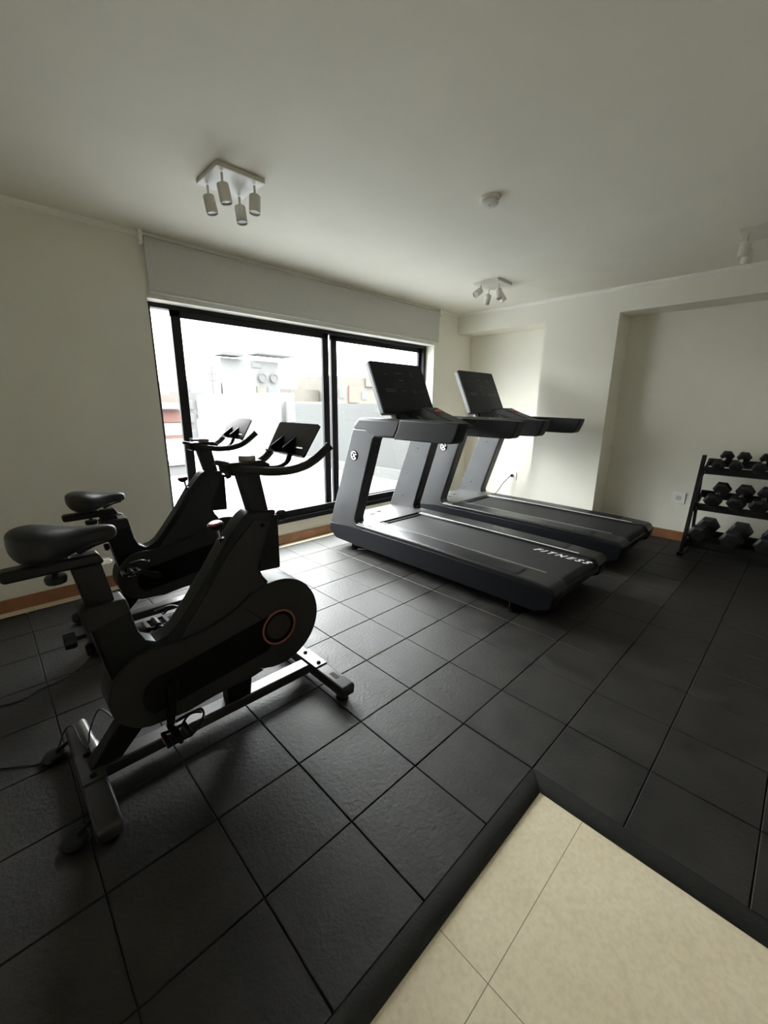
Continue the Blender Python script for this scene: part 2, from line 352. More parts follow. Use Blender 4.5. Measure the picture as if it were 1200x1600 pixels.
h = MB(); h.box((0.288, YF-0.005, 1.045), (0.312, YF+0.006, 1.085)); h.build('latch_plate', 'steel', s1, bevel=0.002)
h = MB(); h.box((0.296, YF-0.03, 1.058), (0.306, YF-0.005, 1.072)); h.box((0.296, YF-0.034, 1.056), (0.42, YF-0.022, 1.074)); h.build('sash_handle', 'window_black', s1, bevel=0.003)
t = MB(); t.box((WX1+0.001, YW-0.004, 0.5), (WX1+0.014, YW, 2.13)); t.box((WX1+0.03, YW-0.003, 0.5), (WX1+0.034, YW, 2.13))
t.build('blind_side_channel', 'white_plastic', win)

# roller blind
rb = empty('roller_blind', (1.72, YW-0.05, 2.5), 'pale grey roller blind half lowered over the top of the wide window', 'blind')
O = rb.location
MB().box((0.055, 2.700, 2.165), (3.395, 2.7015, 2.50)).build('blind_fabric', 'blind', rb, off=O)
MB().cyl((0.055, 2.716, 2.497), (3.395, 2.716, 2.497), 0.019).build('roller_tube', 'blind', rb, off=O)
MB().box((0.055, 2.696, 2.150), (3.395, 2.706, 2.168)).build('bottom_bar', 'blind', rb, off=O, bevel=0.003)
for xx in (0.025, 3.40):
    b = MB(); b.px(fillet([(2.755, 2.545), (2.755, 2.46, 0.01), (2.69, 2.46, 0.02), (2.69, 2.545)]), xx, xx+0.022); b.build('bracket', 'white_plastic', rb, off=O)

# ------------------------------------------------------------------ ceiling spotlight clusters
def cluster(ox, oy, label, heads, size=0.265, cross=False):
    r = empty('ceiling_spotlight', (ox, oy, ZC), label, 'spotlight', 'white ceiling spotlight clusters')
    h = size/2; b = MB(); b.box((-h, -h, -0.022), (h, h, 0.0)); b.build('base_plate', 'lamp_white', r, bevel=0.003)
    for (dx, dy, tx, ty) in heads:
        st = MB(); st.cyl((dx, dy, -0.028), (dx, dy, -0.075), 0.006, n=12); st.lathe((dx, dy, -0.072), (0,0,-1), [(0.0, -0.004), (0.009, -0.002), (0.009, 0.008), (0.0, 0.010)], 12)
        stem = st.build('stem', 'lamp_white', r)
        d = Vector((tx, ty, -1)).normalized(); o = Vector((dx, dy, -0.075))
        hd = MB(); hd.lathe(o, d, [(0.0, 0.0), (0.026, 0.001), (0.030, 0.004), (0.0305, 0.088), (0.0285, 0.089), (0.0275, 0.081)], 32)
        hh = hd.build('lamp_head', 'lamp_white', r)
        MB().lathe(o, d, [(0.0, 0.071), (0.014, 0.072), (0.0276, 0.082), (0.0276, 0.0825)], 24).build('lens', 'lamp_inner', hh)
cluster(0.193, 1.60, 'square white ceiling spotlight cluster nearest the blind\'s left end, four heads hanging down',
        [(-0.09, 0.09, 0.14, -0.10), (-0.09, -0.09, 0.14, -0.06), (0.09, -0.09, -0.10, -0.05), (0.09, 0.09, 0.03, -0.14)])
cluster(2.86, 1.62, 'white ceiling spotlight cluster in the far corner above the treadmills with splayed heads',
        [(-0.10, 0.07, -1.6, 0.2), (-0.02, -0.08, -0.1, -0.25), (0.10, -0.02, 0.45, -0.5), (0.09, 0.10, 0.3, 0.5)])
cluster(3.02, -0.38, 'white ceiling spotlight cluster cut off by the right edge of the photo',
        [(-0.09, 0.09, 0.12, 0.10), (-0.02, -0.10, 0.5, -0.3), (0.10, -0.09, 0.3, -0.2), (0.10, 0.09, 0.4, 0.2)])
sd = empty('smoke_detector', (1.345, 0.715, ZC), 'round white smoke detector on the middle of the ceiling', 'smoke detector')
MB().lathe((0,0,0), (0,0,-1), [(0.0, 0.0), (0.058, 0.0), (0.058, 0.012), (0.050, 0.016), (0.0, 0.016)], 40).build('mounting_ring', 'lamp_white', sd)
MB().lathe((0,0,-0.014), (0,0,-1), [(0.0, 0.0), (0.048, 0.0), (0.052, 0.010), (0.047, 0.024), (0.030, 0.031), (0.0, 0.032)], 40).build('sensor_body', 'lamp_white', sd)
MB().lathe((-0.015,-0.010,-0.044), (0,0,-1), [(0.0, 0.0), (0.004, 0.0), (0.004, 0.003), (0.0, 0.004)], 12).build('indicator', 'charcoal', sd)

# ------------------------------------------------------------------ wall sockets
def outlet(y, z, label, plug=False):
    r = empty('wall_outlet', (XN, y, z), label, 'wall outlet')
    b = MB(); b.px(fillet([(-0.058, -0.060, .006), (0.058, -0.060, .006), (0.058, 0.060, .006), (-0.058, 0.060, .006)]), -0.012, 0.0); b.build('face_plate', 'white_plastic', r, bevel=0.003)
    MB().lathe((-0.011, 0, 0), (-1,0,0), [(0.0, 0.0), (0.026, 0.0), (0.026, 0.004), (0.022, 0.004), (0.020, 0.0015), (0.0, 0.0015)], 32).build('socket_well', 'lamp_white', r)
    if not plug:
        for s_ in (-0.0095, 0.0095): MB().cyl((-0.0115, s_, 0), (-0.0130, s_, 0), 0.0026, n=10).build('pin_hole', 'deepblack', r)
        MB().torus((-0.0148, 0, 0), (1,0,0), 0.0215, 0.0012, n=32, m=6).build('socket_rim', 'lamp_inner', r)
outlet(1.951, 0.455, 'white wall outlet with a black plug, in the niche behind the far treadmill', True)
outlet(0.025, 0.457, 'white square wall outlet with an empty round socket beside the dumbbell rack')
pc = empty('electrical_lead', (XN-0.02, 1.951, 0.455), 'black plug and cord running down from the niche outlet to the far treadmill', 'cord')
MB().lathe((0,0,0), (-1,0,0), [(0.0, 0.0), (0.019, 0.0), (0.019, 0.014), (0.012, 0.030), (0.006, 0.038), (0.0, 0.038)], 20).build('plug', 'cord', pc)
MB().tube([(-0.035, 0, 0), (-0.06, 0.01, -0.02), (-0.10, 0.08, -0.12), (-0.16, 0.10, -0.20), (-0.22, 0.20, -0.34), (-0.35, 0.26, -0.44), (-0.55, 0.30, -0.449)], 0.005, n=8).build('cable', 'cord', pc)

# ------------------------------------------------------------------ treadmill
def make_treadmill(label):
    OX, OY = 1.86, 1.2; L, R = 1.39, 2.33
    r = empty('treadmill', (OX, OY, 0.0), label, 'treadmill', 'treadmills facing the window'); off = (OX, OY, 0)
    def B(mb, name, m, par=r, **k): return mb.build(name, m, par, off=off, **k)
    # lower shell: side skirts, front and cross members
    sk = [(2.385, 0.235), (2.40, 0.16, .03), (2.30, 0.088, .05), (1.9, 0.080), (0.20, 0.085, .03), (0.10, 0.13, .03), (0.085, 0.225, .01), (0.13, 0.255), (1.0, 0.268), (2.1, 0.262)]
    body = MB()
    for x0, x1 in ((L, L+0.12), (R-0.12, R)): body.px(fillet(sk), x0, x1)
    B(body, 'base_shell', 'navy', bevel=0.018, seg=3)
    cm = MB(); cm.px(fillet([(2.37, 0.10, .03), (2.395, 0.17), (2.36, 0.26, .03), (1.95, 0.262), (1.95, 0.10)]), L+0.10, R-0.10); cm.px([(1.95, 0.12), (1.95, 0.20), (0.16, 0.20), (0.16, 0.12)], L+0.11, R-0.11)
    B(cm, 'under_tray', 'deepblack')
    # side rails with ribbed foot pads
    for s, (x0, x1) in ((-1, (L, L+0.205)), (1, (R-0.185, R))):
        rl = MB(); rl.px(fillet([(2.0, 0.262), (2.0, 0.296), (1.2, 0.300), (0.30, 0.287), (0.12, 0.277, .05), (0.080, 0.225, .03), (0.11, 0.205), (0.16, 0.235), (1.0, 0.262)]), x0, x1)
        ro = B(rl, 'side_rail', 'railcap', bevel=0.012, seg=3)
        rib = MB(); xa = x0 + (0.03 if s < 0 else 0.03); n = 9
        for k in range(n):
            xx = xa + k*0.0155
            rib.slab((0,0,0), (0,1,0), (0,0,1), (1,0,0), [(0.36, 0.289), (1.86, 0.2985), (1.86, 0.302), (0.36, 0.2925)], xx, xx+0.009)
        B(rib, 'foot_pad', 'railcap', ro)
        xe = x1-0.006 if s < 0 else x0+0.001
        st = MB(); st.slab((0,0,0), (0,1,0), (0,0,1), (1,0,0), [(0.24, 0.286), (1.84, 0.3005), (1.84, 0.3040), (0.24, 0.2895)], xe, xe+0.005)
        B(st, 'trim_strip', 'dial' if s < 0 else 'white_plastic', ro)
    # rear end: roller cover under the belt, corner caps
    rc = MB(); rc.px(fillet([(0.18, 0.225), (0.105, 0.215, .02), (0.10, 0.17, .02), (0.16, 0.10, .03), (0.30, 0.09), (0.30, 0.2)]), L+0.03, R-0.03)
    B(rc, 'rear_cover', 'black', bevel=0.008)
    be = MB(); be.px([(1.92, 0.277), (1.92, 0.235), (0.19, 0.19)] + circ(0.15, 0.226, 0.040, 270, 90, 10)[0:] if False else [(1.92, 0.277), (1.92, 0.235), (0.17, 0.186)] + [(0.155 - 0.040*math.sin(math.radians(a)), 0.226 - 0.040*math.cos(math.radians(a))) for a in range(0, 181, 15)], L+0.205, R-0.185)
    belt = B(be, 'running_belt', 'belt', sharp=50)
    # belt lettering
    fc = bpy.data.curves.new('lettering', 'FONT'); fc.body = 'FITNESS'; fc.size = 0.084; fc.extrude = 0.0006; fc.shear = 0.45; fc.space_character = 1.55; fc.align_x = 'LEFT'; fc.offset = 0.0026
    to = bpy.data.objects.new('tmp_text', fc); C.objects.link(to); dg = bpy.context.evaluated_depsgraph_get(); dg.update()
    me = bpy.data.meshes.new_from_object(to.evaluated_get(dg)); bpy.data.objects.remove(to)
    me.materials.clear(); me.materials.append(M['ivory'])
    xs = [v.co.x for v in me.vertices]; k = 0.435 / (max(xs) - min(xs)); x_0 = min(xs)
    sl = (0.277 - 0.266) / 1.77
    for v in me.vertices:
        a, b, c = v.co
        yy = 0.545 - (a - x_0)*k; xx = 2.020 + b*1.0
        v.co = (xx - OX, yy - OY, (0.266 + (yy-0.155)*sl) + 0.0012 + c)
    lo = bpy.data.objects.new('belt_lettering', me); C.objects.link(lo); lo.parent = belt
    # front hood between the posts
    hd = MB(); hd.px(fillet([(2.39, 0.225), (2.37, 0.288, .05), (2.05, 0.308), (1.875, 0.300, .012), (1.865, 0.265)]), L+0.02, R-0.02)
    hood = B(hd, 'motor_hood', 'hood', bevel=0.010)
    sk2 = MB(); sk2.box((L+0.20, 1.835, 0.262), (R-0.18, 1.875, 0.2855)); B(sk2, 'belt_slot', 'deepblack')
    for (xa, ya) in ((1.70, 2.10), (1.83, 2.14)):
        MB().slab((xa, ya, 0.3085), (1,0.15,0), (-0.15,1,-0.03), (0,0,1), [(0,0), (0.07,0), (0.07,0.05), (0,0.05)], 0, 0.0009).build('warning_sticker', 'beige_render', hood, off=off)
    # feet
    for xx, yy in ((L+0.08, 2.12), (R-0.08, 2.12), (L+0.06, 0.40), (R-0.06, 0.40)):
        f = MB(); f.cyl((xx, yy, 0.10), (xx, yy, 0.02), 0.016, n=16); f.lathe((xx, yy, 0.0), (0,0,1), [(0.0, 0.0), (0.034, 0.0), (0.034, 0.012), (0.02, 0.022), (0.0, 0.022)], 24); B(f, 'foot', 'black')
        w = MB(); w.cyl((xx-0.03, yy+0.02, 0.034), (xx-0.028, yy+0.02, 0.034), 0.010, n=12)
    # uprights
    up = fillet([(2.385, 0.232, .012), (2.022, 1.172), (1.66, 1.165), (1.66, 1.118), (1.752, 1.112, .055), (2.020, 0.296, .075), (1.90, 0.285), (1.90, 0.25)])
    for s, (x0, x1) in ((-1, (L, L+0.118)), (1, (R-0.118, R))):
        uo = B(MB().px(up, x0, x1), 'upright', 'silver_paint', bevel=0.022, seg=4, angle=40)
        if s > 0:
            for (yy, zz) in ((1.965, 0.95), (2.16, 0.42)): B(MB().cyl((x0-0.002, yy, zz), (x0+0.006, yy, zz), 0.006, n=12), 'screw', 'deepblack', uo)
        else:
            bd = MB(); cx, cy = 2.000, 0.935
            bd.lathe((x0+0.001, cy*0+cx, cy), (-1,0,0), [(0.0, 0.0), (0.047, 0.0), (0.047, 0.005), (0.044, 0.008), (0.0, 0.008)], 40); bo = B(bd, 'emblem', 'deepblack', uo)
            em = MB(); xe = x0-0.0072
            arc = [(0.040*math.cos(math.radians(a)), 0.040*math.sin(math.radians(a))) for a in range(40, 326, 10)] + [(0.031*math.cos(math.radians(a)), 0.031*math.sin(math.radians(a))) for a in range(325, 39, -10)]
            # the side is seen from -x: right-hand direction there is -y
            em.slab((xe, cx, cy), (0,-1,0), (0,0,1), (-1,0,0), arc, 0, 0.0025)
            em.slab((xe, cx, cy), (0,-1,0), (0,0,1), (-1,0,0), [(-0.024, -0.020), (-0.014, -0.020), (0.008, 0.000), (0.038, 0.010), (0.036, 0.017), (0.004, 0.009)], 0, 0.0027)
            em.slab((xe, cx, cy), (0,-1,0), (0,0,1), (-1,0,0), [(-0.018, 0.020), (-0.009, 0.022), (0.022, -0.022), (0.012, -0.025)], 0, 0.0026)
            B(em, 'emblem_mark', 'ivory', bo)
    # arms: front cover and rubber grip
    for s, (x0, x1) in ((-1, (L-0.003, L+0.118)), (1, (R-0.118, R+0.003))):
        ac = MB().px(fillet([(2.026, 1.160), (2.000, 1.215, .03), (1.940, 1.268, .05), (1.43, 1.264), (1.45, 1.200), (1.50, 1.112), (1.80, 1.110), (1.86, 1.160)]), x0, x1)
        B(ac, 'arm_cover', 'armcover', bevel=0.024, seg=5, angle=50)
        gp = MB().px(fillet([(1.445, 1.267), (0.870, 1.257, .012), (0.888, 1.195), (0.922, 1.108, .045), (1.04, 1.105), (1.515, 1.107), (1.465, 1.190)]), x0-0.002, x1+0.002)
        B(gp, 'hand_grip', 'armgrip', bevel=0.024, seg=5, angle=50)
    # console bridge, neck and screen
    br = MB().px(fillet([(1.93, 1.17, .02), (1.92, 1.25, .03), (1.52, 1.262, .03), (1.40, 1.225, .02), (1.45, 1.16, .02)]), L+0.11, R-0.11)
    bridge = B(br, 'console_bridge', 'black', bevel=0.008)
    Uv = Vector((1,0,0)); Vv = Vector((0, 0.213, 0.445)).normalized(); Nv = Uv.cross(Vv)   # Nv points to the user (-y)
    O = Vector((1.86, 1.754, 1.305)); hw, hh = 0.342, 0.492
    rr = lambda w0, w1, t0, t1, rad: fillet([(w0, t0, rad), (w1, t0, rad), (w1, t1, rad), (w0, t1, rad)], 5)
    sb = MB().slab(O, Uv, Vv, Nv, rr(-hw, hw, 0, hh, 0.022), -0.048, -0.004)
    scr = B(sb, 'screen_housing', 'screen_edge', bevel=0.006)
    gl = MB().slab(O, Uv, Vv, Nv, rr(-hw+0.002, hw-0.002, 0.002, hh-0.002, 0.022), -0.004, 0.004)
    def g_(w0, t0, w1, t1): gl.slab(O, Uv, Vv, Nv, [(w0, t0), (w1, t0), (w1, t1), (w0, t1)], 0.004, 0.0045, mi=1)
    for w0, t0, ww in ((-0.05, 0.385, 0.09), (-0.03, 0.315, 0.06), (-0.24, 0.225, 0.14), (-0.235, 0.205, 0.12), (-0.02, 0.215, 0.05), (0.11, 0.222, 0.05), (0.13, 0.205, 0.04), (0.22, 0.213, 0.03), (0.26, 0.212, 0.02), (-0.19, 0.37, 0.03), (0.15, 0.37, 0.04), (0.15, 0.392, 0.04)): g_(w0, t0, w0+ww, t0+0.005)
    for cx, t0 in ((-0.085, 0.272), (0.005, 0.270), (-0.04, 0.268)):
        for a in range(0, 360, 45):
            g_(cx + 0.018*math.cos(math.radians(a)) - 0.002, t0 + 0.018*math.sin(math.radians(a)) - 0.002, cx + 0.018*math.cos(math.radians(a)) + 0.002, t0 + 0.018*math.sin(math.radians(a)) + 0.002)
    B(gl, 'display', ['gloss', 'glyph'], scr)
    B(MB().slab(O, Uv, Vv, Nv, [(-0.17, -0.055), (0.17, -0.055), (0.17, 0.05), (-0.17, 0.05)], -0.06, -0.012), 'neck', 'black', bevel=0.008)
    for s in (-1, 1): B(MB().slab(O, Uv, Vv, Nv, fillet([(s*0.165, -0.052), (s*0.225, -0.052, .01), (s*0.235, 0.006), (s*0.165, 0.006)]), -0.052, -0.030), 'neck_bracket', 'steel', bevel=0.003)
    # emergency stop pod leaning towards the runner
    pd = MB().px(fillet([(1.68, 1.24), (1.66, 1.345, .02), (1.52, 1.358, .03), (1.41, 1.315, .04), (1.17, 1.236, .03), (1.09, 1.205, .015), (1.15, 1.175, .02), (1.45, 1.20)]), 1.77, 1.95)
    pod = B(pd, 'control_pod', 'charcoal', bevel=0.012)
    B(MB().lathe((1.85, 1.435, 1.322), (0,-0.40,0.90), [(0.0, 0.0), (0.026, 0.0), (0.024, 0.012), (0.015, 0.016), (0.0, 0.017)], 28), 'stop_button', 'red', pod)
    rd = MB()
    for k in range(2): rd.tube([(1.69+0.03*k, 1.47, 1.262), (1.73+0.03*k, 1.56, 1.285), (1.79, 1.60, 1.295)], 0.0045, n=8)
    B(rd, 'chrome_rod', 'chrome', pod)
    return r
tm = make_treadmill('nearer black treadmill')
tm['label'] = 'nearer treadmill of the pair, black with grey uprights and white FITNESS lettering on its belt'
tm2 = copy_tree(tm); tm2.location.x += 1.30
tm2['label'] = 'farther treadmill of the pair, standing beside the wall pillar and outlet niche'
# the far machine shows no lettering beyond its plain belt
for ch in list(tm2.children):
    if ch.name.startswith('running_belt'):
        for g2 in list(ch.children): bpy.data.objects.remove(g2)
lc = MB(); lc.tube([(1.47, 2.06, 0.006), (1.55, 1.98, 0.006), (1.58, 1.86, 0.006), (1.64, 1.76, 0.012), (1.70, 1.72, 0.03)], 0.005, n=8)
tag(lc.build('power_cable', 'white_plastic'), 'thin pale cable lying on the tiles under the nearer treadmill', 'cable')

# ------------------------------------------------------------------ spin bike (built at bike 1's place)
def make_bike(ox, oy, seat_dz, bar_dz, near_pedal, tray_x, tilt, label):
    YC = 0.758
    r = empty('spin_bike', (-0.44+ox, YC+oy, 0.0), label, 'exercise bike', 'indoor cycling bikes'); off = (-0.44, YC, 0)
    def B(mb, name, m, par=r, **k): return mb.build(name, m, par, off=off, **k)
    y = lambda s: YC + s
    fp = [(-0.868, 0.70), (-0.845, 0.55), (-0.815, 0.36), (-0.79, 0.26), (-0.60, 0.22), (-0.30, 0.34), (-0.165, 0.56), (-0.198, 0.608), (-0.222, 0.642), (-0.240, 0.690), (-0.150, 0.905, .01), (-0.140, 0.930, .012), (-0.262, 0.942, .02), (-0.290, 0.925),
          (-0.372, 0.835), (-0.455, 0.715), (-0.548, 0.595), (-0.595, 0.540), (-0.628, 0.517), (-0.668, 0.509), (-0.700, 0.530), (-0.720, 0.575), (-0.730, 0.63), (-0.738, 0.70)]
    frame = B(MB().py(fillet(fp), y(-0.045), y(0.045)), 'frame', 'satin', bevel=0.010, seg=3, angle=50)
    ip = [(-0.175, 0.885), (-0.25, 0.905), (-0.36, 0.80), (-0.46, 0.655), (-0.56, 0.53), (-0.60, 0.47), (-0.30, 0.45), (-0.20, 0.56), (-0.255, 0.69)]
    for s in (-1, 1): B(MB().py(fillet([(*q, .012) for q in ip]), y(s*0.046), y(s*0.050)), 'side_panel', 'charcoal', frame)
    B(MB().lathe((-0.215, y(-0.05), 0.875), (0,-1,0), [(0.0, 0.0), (0.008, 0.0), (0.007, 0.005), (0.0, 0.006)], 16), 'bolt', 'deepblack', frame)
    B(MB().py(fillet([(-0.236, 0.664, .008), (-0.131, 0.656, .008), (-0.130, 0.905, .01), (-0.20, 0.905)]), y(-0.034), y(0.034)), 'front_shroud', 'black', bevel=0.006)
    # drive cover: flywheel end, waist, crank end
    up_c = [(-0.592, 0.486), (-0.50, 0.497), (-0.436, 0.511), (-0.390, 0.527), (-0.345, 0.551), (-0.295, 0.583)]
    lo_c = [(-0.26, 0.200), (-0.32, 0.190), (-0.376, 0.190), (-0.484, 0.186), (-0.60, 0.172)]
    cv = circ(-0.69, 0.335, 0.157, 255, 75, 18) + up_c + circ(-0.172, 0.402, 0.212, 118, -118, 40) + lo_c
    cover = B(MB().py(cv, y(-0.062), y(0.062)), 'drive_cover', 'charcoal', bevel=0.012, seg=3, angle=50)
    il = circ(-0.66, 0.300, 0.085, 235, 118, 10) + [(-0.60, 0.388)] + [(-0.245, 0.452)] + circ(-0.172, 0.385, 0.082, 120, 240, 10)[::1] + [(-0.24, 0.290)]
    B(MB().py(il, y(-0.0655), y(-0.060)), 'cover_inlay', 'deepblack', cover)
    B(MB().torus((-0.172, y(-0.0650), 0.385), (0,1,0), 0.080, 0.0042), 'ring', 'orange', cover)
    B(MB().lathe((-0.172, y(-0.060), 0.385), (0,-1,0), [(0.0, 0.0), (0.079, 0.0), (0.079, 0.0045), (0.066, 0.0045), (0.058, 0.0015), (0.0, 0.0015)], 40), 'hub_recess', 'deepblack', cover)
    sl = MB(); sl.slab((0, y(-0.0625), 0), (1,0,0), (0,0,1), (0,-1,0), [(-0.335, 0.538), (-0.332, 0.5395), (-0.233, 0.437), (-0.236, 0.4355)], 0, 0.0008); B(sl, 'seam', 'deepblack', cover)
    # base: beam, struts, stabilisers
    bm_ = MB().py([(-0.93, 0.040), (-0.93, 0.095), (-0.86, 0.090), (0.0, 0.090), (0.0, 0.040)], y(-0.036), y(0.036))
    B(bm_, 'base_beam', 'basepaint', bevel=0.006)
    B(MB().py([(-0.935, 0.09), (-0.79, 0.27), (-0.70, 0.22), (-0.83, 0.09)], y(-0.030), y(0.030)), 'rear_strut', 'satin', bevel=0.006)
    B(MB().py(fillet([(-0.42, 0.085), (-0.42, 0.20), (-0.30, 0.20), (-0.315, 0.085)]), y(-0.030), y(0.030)), 'centre_strut', 'black', bevel=0.004)
    for xc, nm in ((-0.926, 'rear_stabiliser'), (0.040, 'front_stabiliser')):
        st = MB().px(fillet([(y(-0.30), 0.034, .010), (y(-0.305), 0.090, .016), (y(0.305), 0.090, .016), (y(0.30), 0.034, .010)]), xc-0.038, xc+0.038)
        so = B(st, nm, 'basepaint', bevel=0.010)
        B(MB().box((xc-0.036, y(-0.085), 0.089), (xc+0.036, y(0.085), 0.096)), 'mounting_plate', 'basepaint', so, bevel=0.002)
        for s in (-0.06, 0.06):
            B(MB().lathe((xc, y(s), 0.095), (0,0,1), [(0.0, 0.0), (0.011, 0.0), (0.010, 0.006), (0.005, 0.009), (0.0, 0.009)], 12), 'bolt', 'deepblack', so)
        for s in (-0.25, 0.25):
            B(MB().lathe((xc, y(s), 0.0), (0,0,1), [(0.0, 0.0), (0.030, 0.0), (0.030, 0.012), (0.012, 0.020), (0.010, 0.040), (0.0, 0.040)], 20), 'pad', 'black', so)
        if xc < 0:
            for s in (-0.205, 0.245):
                wl_ = MB(); wl_.lathe((xc-0.085, y(s), 0.0), (0.0,0.0,1), [(0.0, 0.004), (0.030, 0.0), (0.040, 0.008), (0.041, 0.020), (0.034, 0.030), (0.0, 0.033)], 32)
                wo_ = B(wl_, 'levelling_foot', 'black', so)
                B(MB().tube([(xc-0.078, y(s), 0.034), (xc-0.055, y(s), 0.045), (xc-0.034, y(s), 0.055)], 0.007, n=10), 'bracket', 'black', wo_)
            B(MB().cyl((xc+0.030, y(0.055), 0.118), (xc+0.018, y(0.245), 0.118), 0.0125, n=20).cyl((xc+0.031, y(0.035), 0.118), (xc+0.029, y(0.08), 0.118), 0.016, n=20), 'transport_bar', 'dial', so)
        else:
            lg = MB().box((xc-0.012, y(-0.22), 0.0900), (xc+0.012, y(-0.165), 0.0907)); B(lg, 'sticker', 'beige_render', so)
    # seat post, slider and saddle
    dz = seat_dz
    B(MB().py([(-0.876, 0.850+dz), (-0.792, 0.850+dz), (-0.752, 0.58), (-0.836, 0.58)], y(-0.026), y(0.026)), 'seat_post', 'satin', bevel=0.006)
    col = MB().py(fillet([(-0.880, 0.712, .012), (-0.742, 0.712, .012), (-0.732, 0.655, .012), (-0.868, 0.620, .01)]), y(-0.046), y(0.046)); B(col, 'collar', 'charcoal', bevel=0.008)
    kn = MB().cyl((-0.865, y(0), 0.600), (-0.900, y(0), 0.598), 0.008, n=12); kn.lathe((-0.893, y(0), 0.598), (-1,0,0.0), [(0.0, 0.0), (0.026, 0.002), (0.030, 0.010), (0.028, 0.034), (0.0, 0.036)], 8); B(kn, 'adjusting_knob', 'black')
    kn = MB().lathe((-0.868, y(0.0), 0.672), (-1,0,0.1), [(0.0, 0.0), (0.018, 0.0), (0.022, 0.012), (0.012, 0.026), (0.0, 0.028)], 16); B(kn, 'stop_knob', 'black')
    kn = MB().lathe((-0.850, y(0.0), 0.545), (-1,0,-0.1), [(0.0, 0.0), (0.018, 0.0), (0.023, 0.010), (0.019, 0.024), (0.0, 0.026)], 16); B(kn, 'stop_knob', 'black')
    sd_ = MB().slab((0,0,dz), (1,0,0), (0,0,1), (0,1,0), fillet([(-1.045, 0.846, .014), (-1.045, 0.884, .014), (-0.795, 0.888, .012), (-0.780, 0.850, .008)]), y(-0.027), y(0.027))
    slider = B(sd_, 'seat_slider', 'satin', bevel=0.008)
    B(MB().slab((0,0,dz), (1,0,0), (0,0,1), (0,1,0), [(-0.785, 0.858), (-0.758, 0.850), (-0.762, 0.842), (-0.80, 0.840)], y(-0.020), y(0.020)), 'end_clip', 'chrome', slider, bevel=0.002)
    k_ = MB().cyl((-0.915, y(0), 0.848+dz), (-0.915, y(0), 0.83+dz), 0.009, n=12); k_.lathe((-0.915, y(0), 0.836+dz), (0,0,-1), [(0.0, 0.0), (0.028, 0.002), (0.031, 0.010), (0.028, 0.026), (0.0, 0.028)], 10); B(k_, 'slider_knob', 'black', slider)
    cl = MB().cyl((-0.885, y(0), 0.880+dz), (-0.885, y(0), 0.925+dz), 0.013, n=16); cl.cyl((-0.885, y(-0.03), 0.910+dz), (-0.885, y(0.03), 0.910+dz), 0.016, n=16)
    for s in (-0.022, 0.022): cl.tube([(-0.95, y(s*1.4), 0.925+dz), (-0.90, y(s), 0.912+dz), (-0.85, y(s), 0.915+dz), (-0.80, y(s*0.5), 0.935+dz)], 0.0045, n=8)
    B(cl, 'saddle_clamp', 'steel')
    rings = []; N = 20
    for (xx, hw, zt, zb) in ((-1.016, 0.030, 0.982, 0.945), (-1.008, 0.066, 0.994, 0.918), (-0.985, 0.093, 1.004, 0.897), (-0.95, 0.102, 1.006, 0.888), (-0.915, 0.094, 0.999, 0.888), (-0.880, 0.072, 0.989, 0.896), (-0.845, 0.050, 0.982, 0.908), (-0.805, 0.037, 0.979, 0.918), (-0.765, 0.031, 0.977, 0.922), (-0.740, 0.024, 0.971, 0.927), (-0.730, 0.010, 0.962, 0.938)):
        ring = []
        for k in range(N):
            a = 2*PI*k/N; ca, sa = math.cos(a), math.sin(a)
            yy = hw * math.copysign(abs(ca)**0.7, ca); top = sa > 0
            zz = (zt - 0.020*(abs(ca)**3) - (0.006 if abs(ca) < 0.25 and xx < -0.86 else 0)) if top else zb + 0.0
            zc = (zt + zb)/2
            zz = zc + (zt - zc)*(abs(sa)**0.45) - (0.010*abs(ca)**2) if top else zc - (zc - zb)*(abs(sa)**0.5)
            ring.append(Vector((xx, y(yy), zz + dz)))
        rings.append(ring)
    sad = B(MB().loft(rings), 'saddle', 'vinyl', sharp=75, subsurf=1)
    B(MB().slab((0,0,dz), (1,0,0), (0,0,1), (0,1,0), fillet([(-0.865, 0.915, .004), (-0.845, 0.893, .004), (-0.80, 0.912), (-0.757, 0.920), (-0.757, 0.930), (-0.86, 0.93)]), y(-0.022), y(0.022)), 'saddle_base', 'black', sad)
    # handlebar post and bars
    bz = bar_dz
    B(MB().py([(-0.292, 1.105+bz), (-0.200, 1.105+bz), (-0.160, 0.88), (-0.240, 0.88)], y(-0.027), y(0.027)), 'handlebar_post', 'satin', bevel=0.007)
    kb = MB().cyl((-0.140, y(0), 0.885), (-0.095, y(0), 0.889), 0.009, n=12); kb.lathe((-0.108, y(0), 0.888), (1,0,0.1), [(0.0, 0.0), (0.022, 0.0), (0.026, 0.008), (0.022, 0.030), (0.0, 0.032)], 10); B(kb, 'post_knob', 'black')
    Z = lambda p: [(a, y(b), c + bz) for a, b, c in p]
    hub = B(MB().slab((0,0,bz), (1,0,0), (0,0,1), (0,1,0), fillet([(-0.345, 1.148, .012), (-0.338, 1.100, .02), (-0.27, 1.088), (-0.165, 1.092, .01), (-0.160, 1.132, .006), (-0.195, 1.150)]), y(-0.048), y(0.048)), 'handlebar_hub', 'black', bevel=0.010)
    dl = MB().lathe((-0.238, y(0), 1.147+bz), (0,0,1), [(0.0, 0.0), (0.033, 0.0), (0.034, 0.004), (0.034, 0.018), (0.029, 0.022), (0.0, 0.022)], 32); B(dl, 'dial', 'dial', hub)
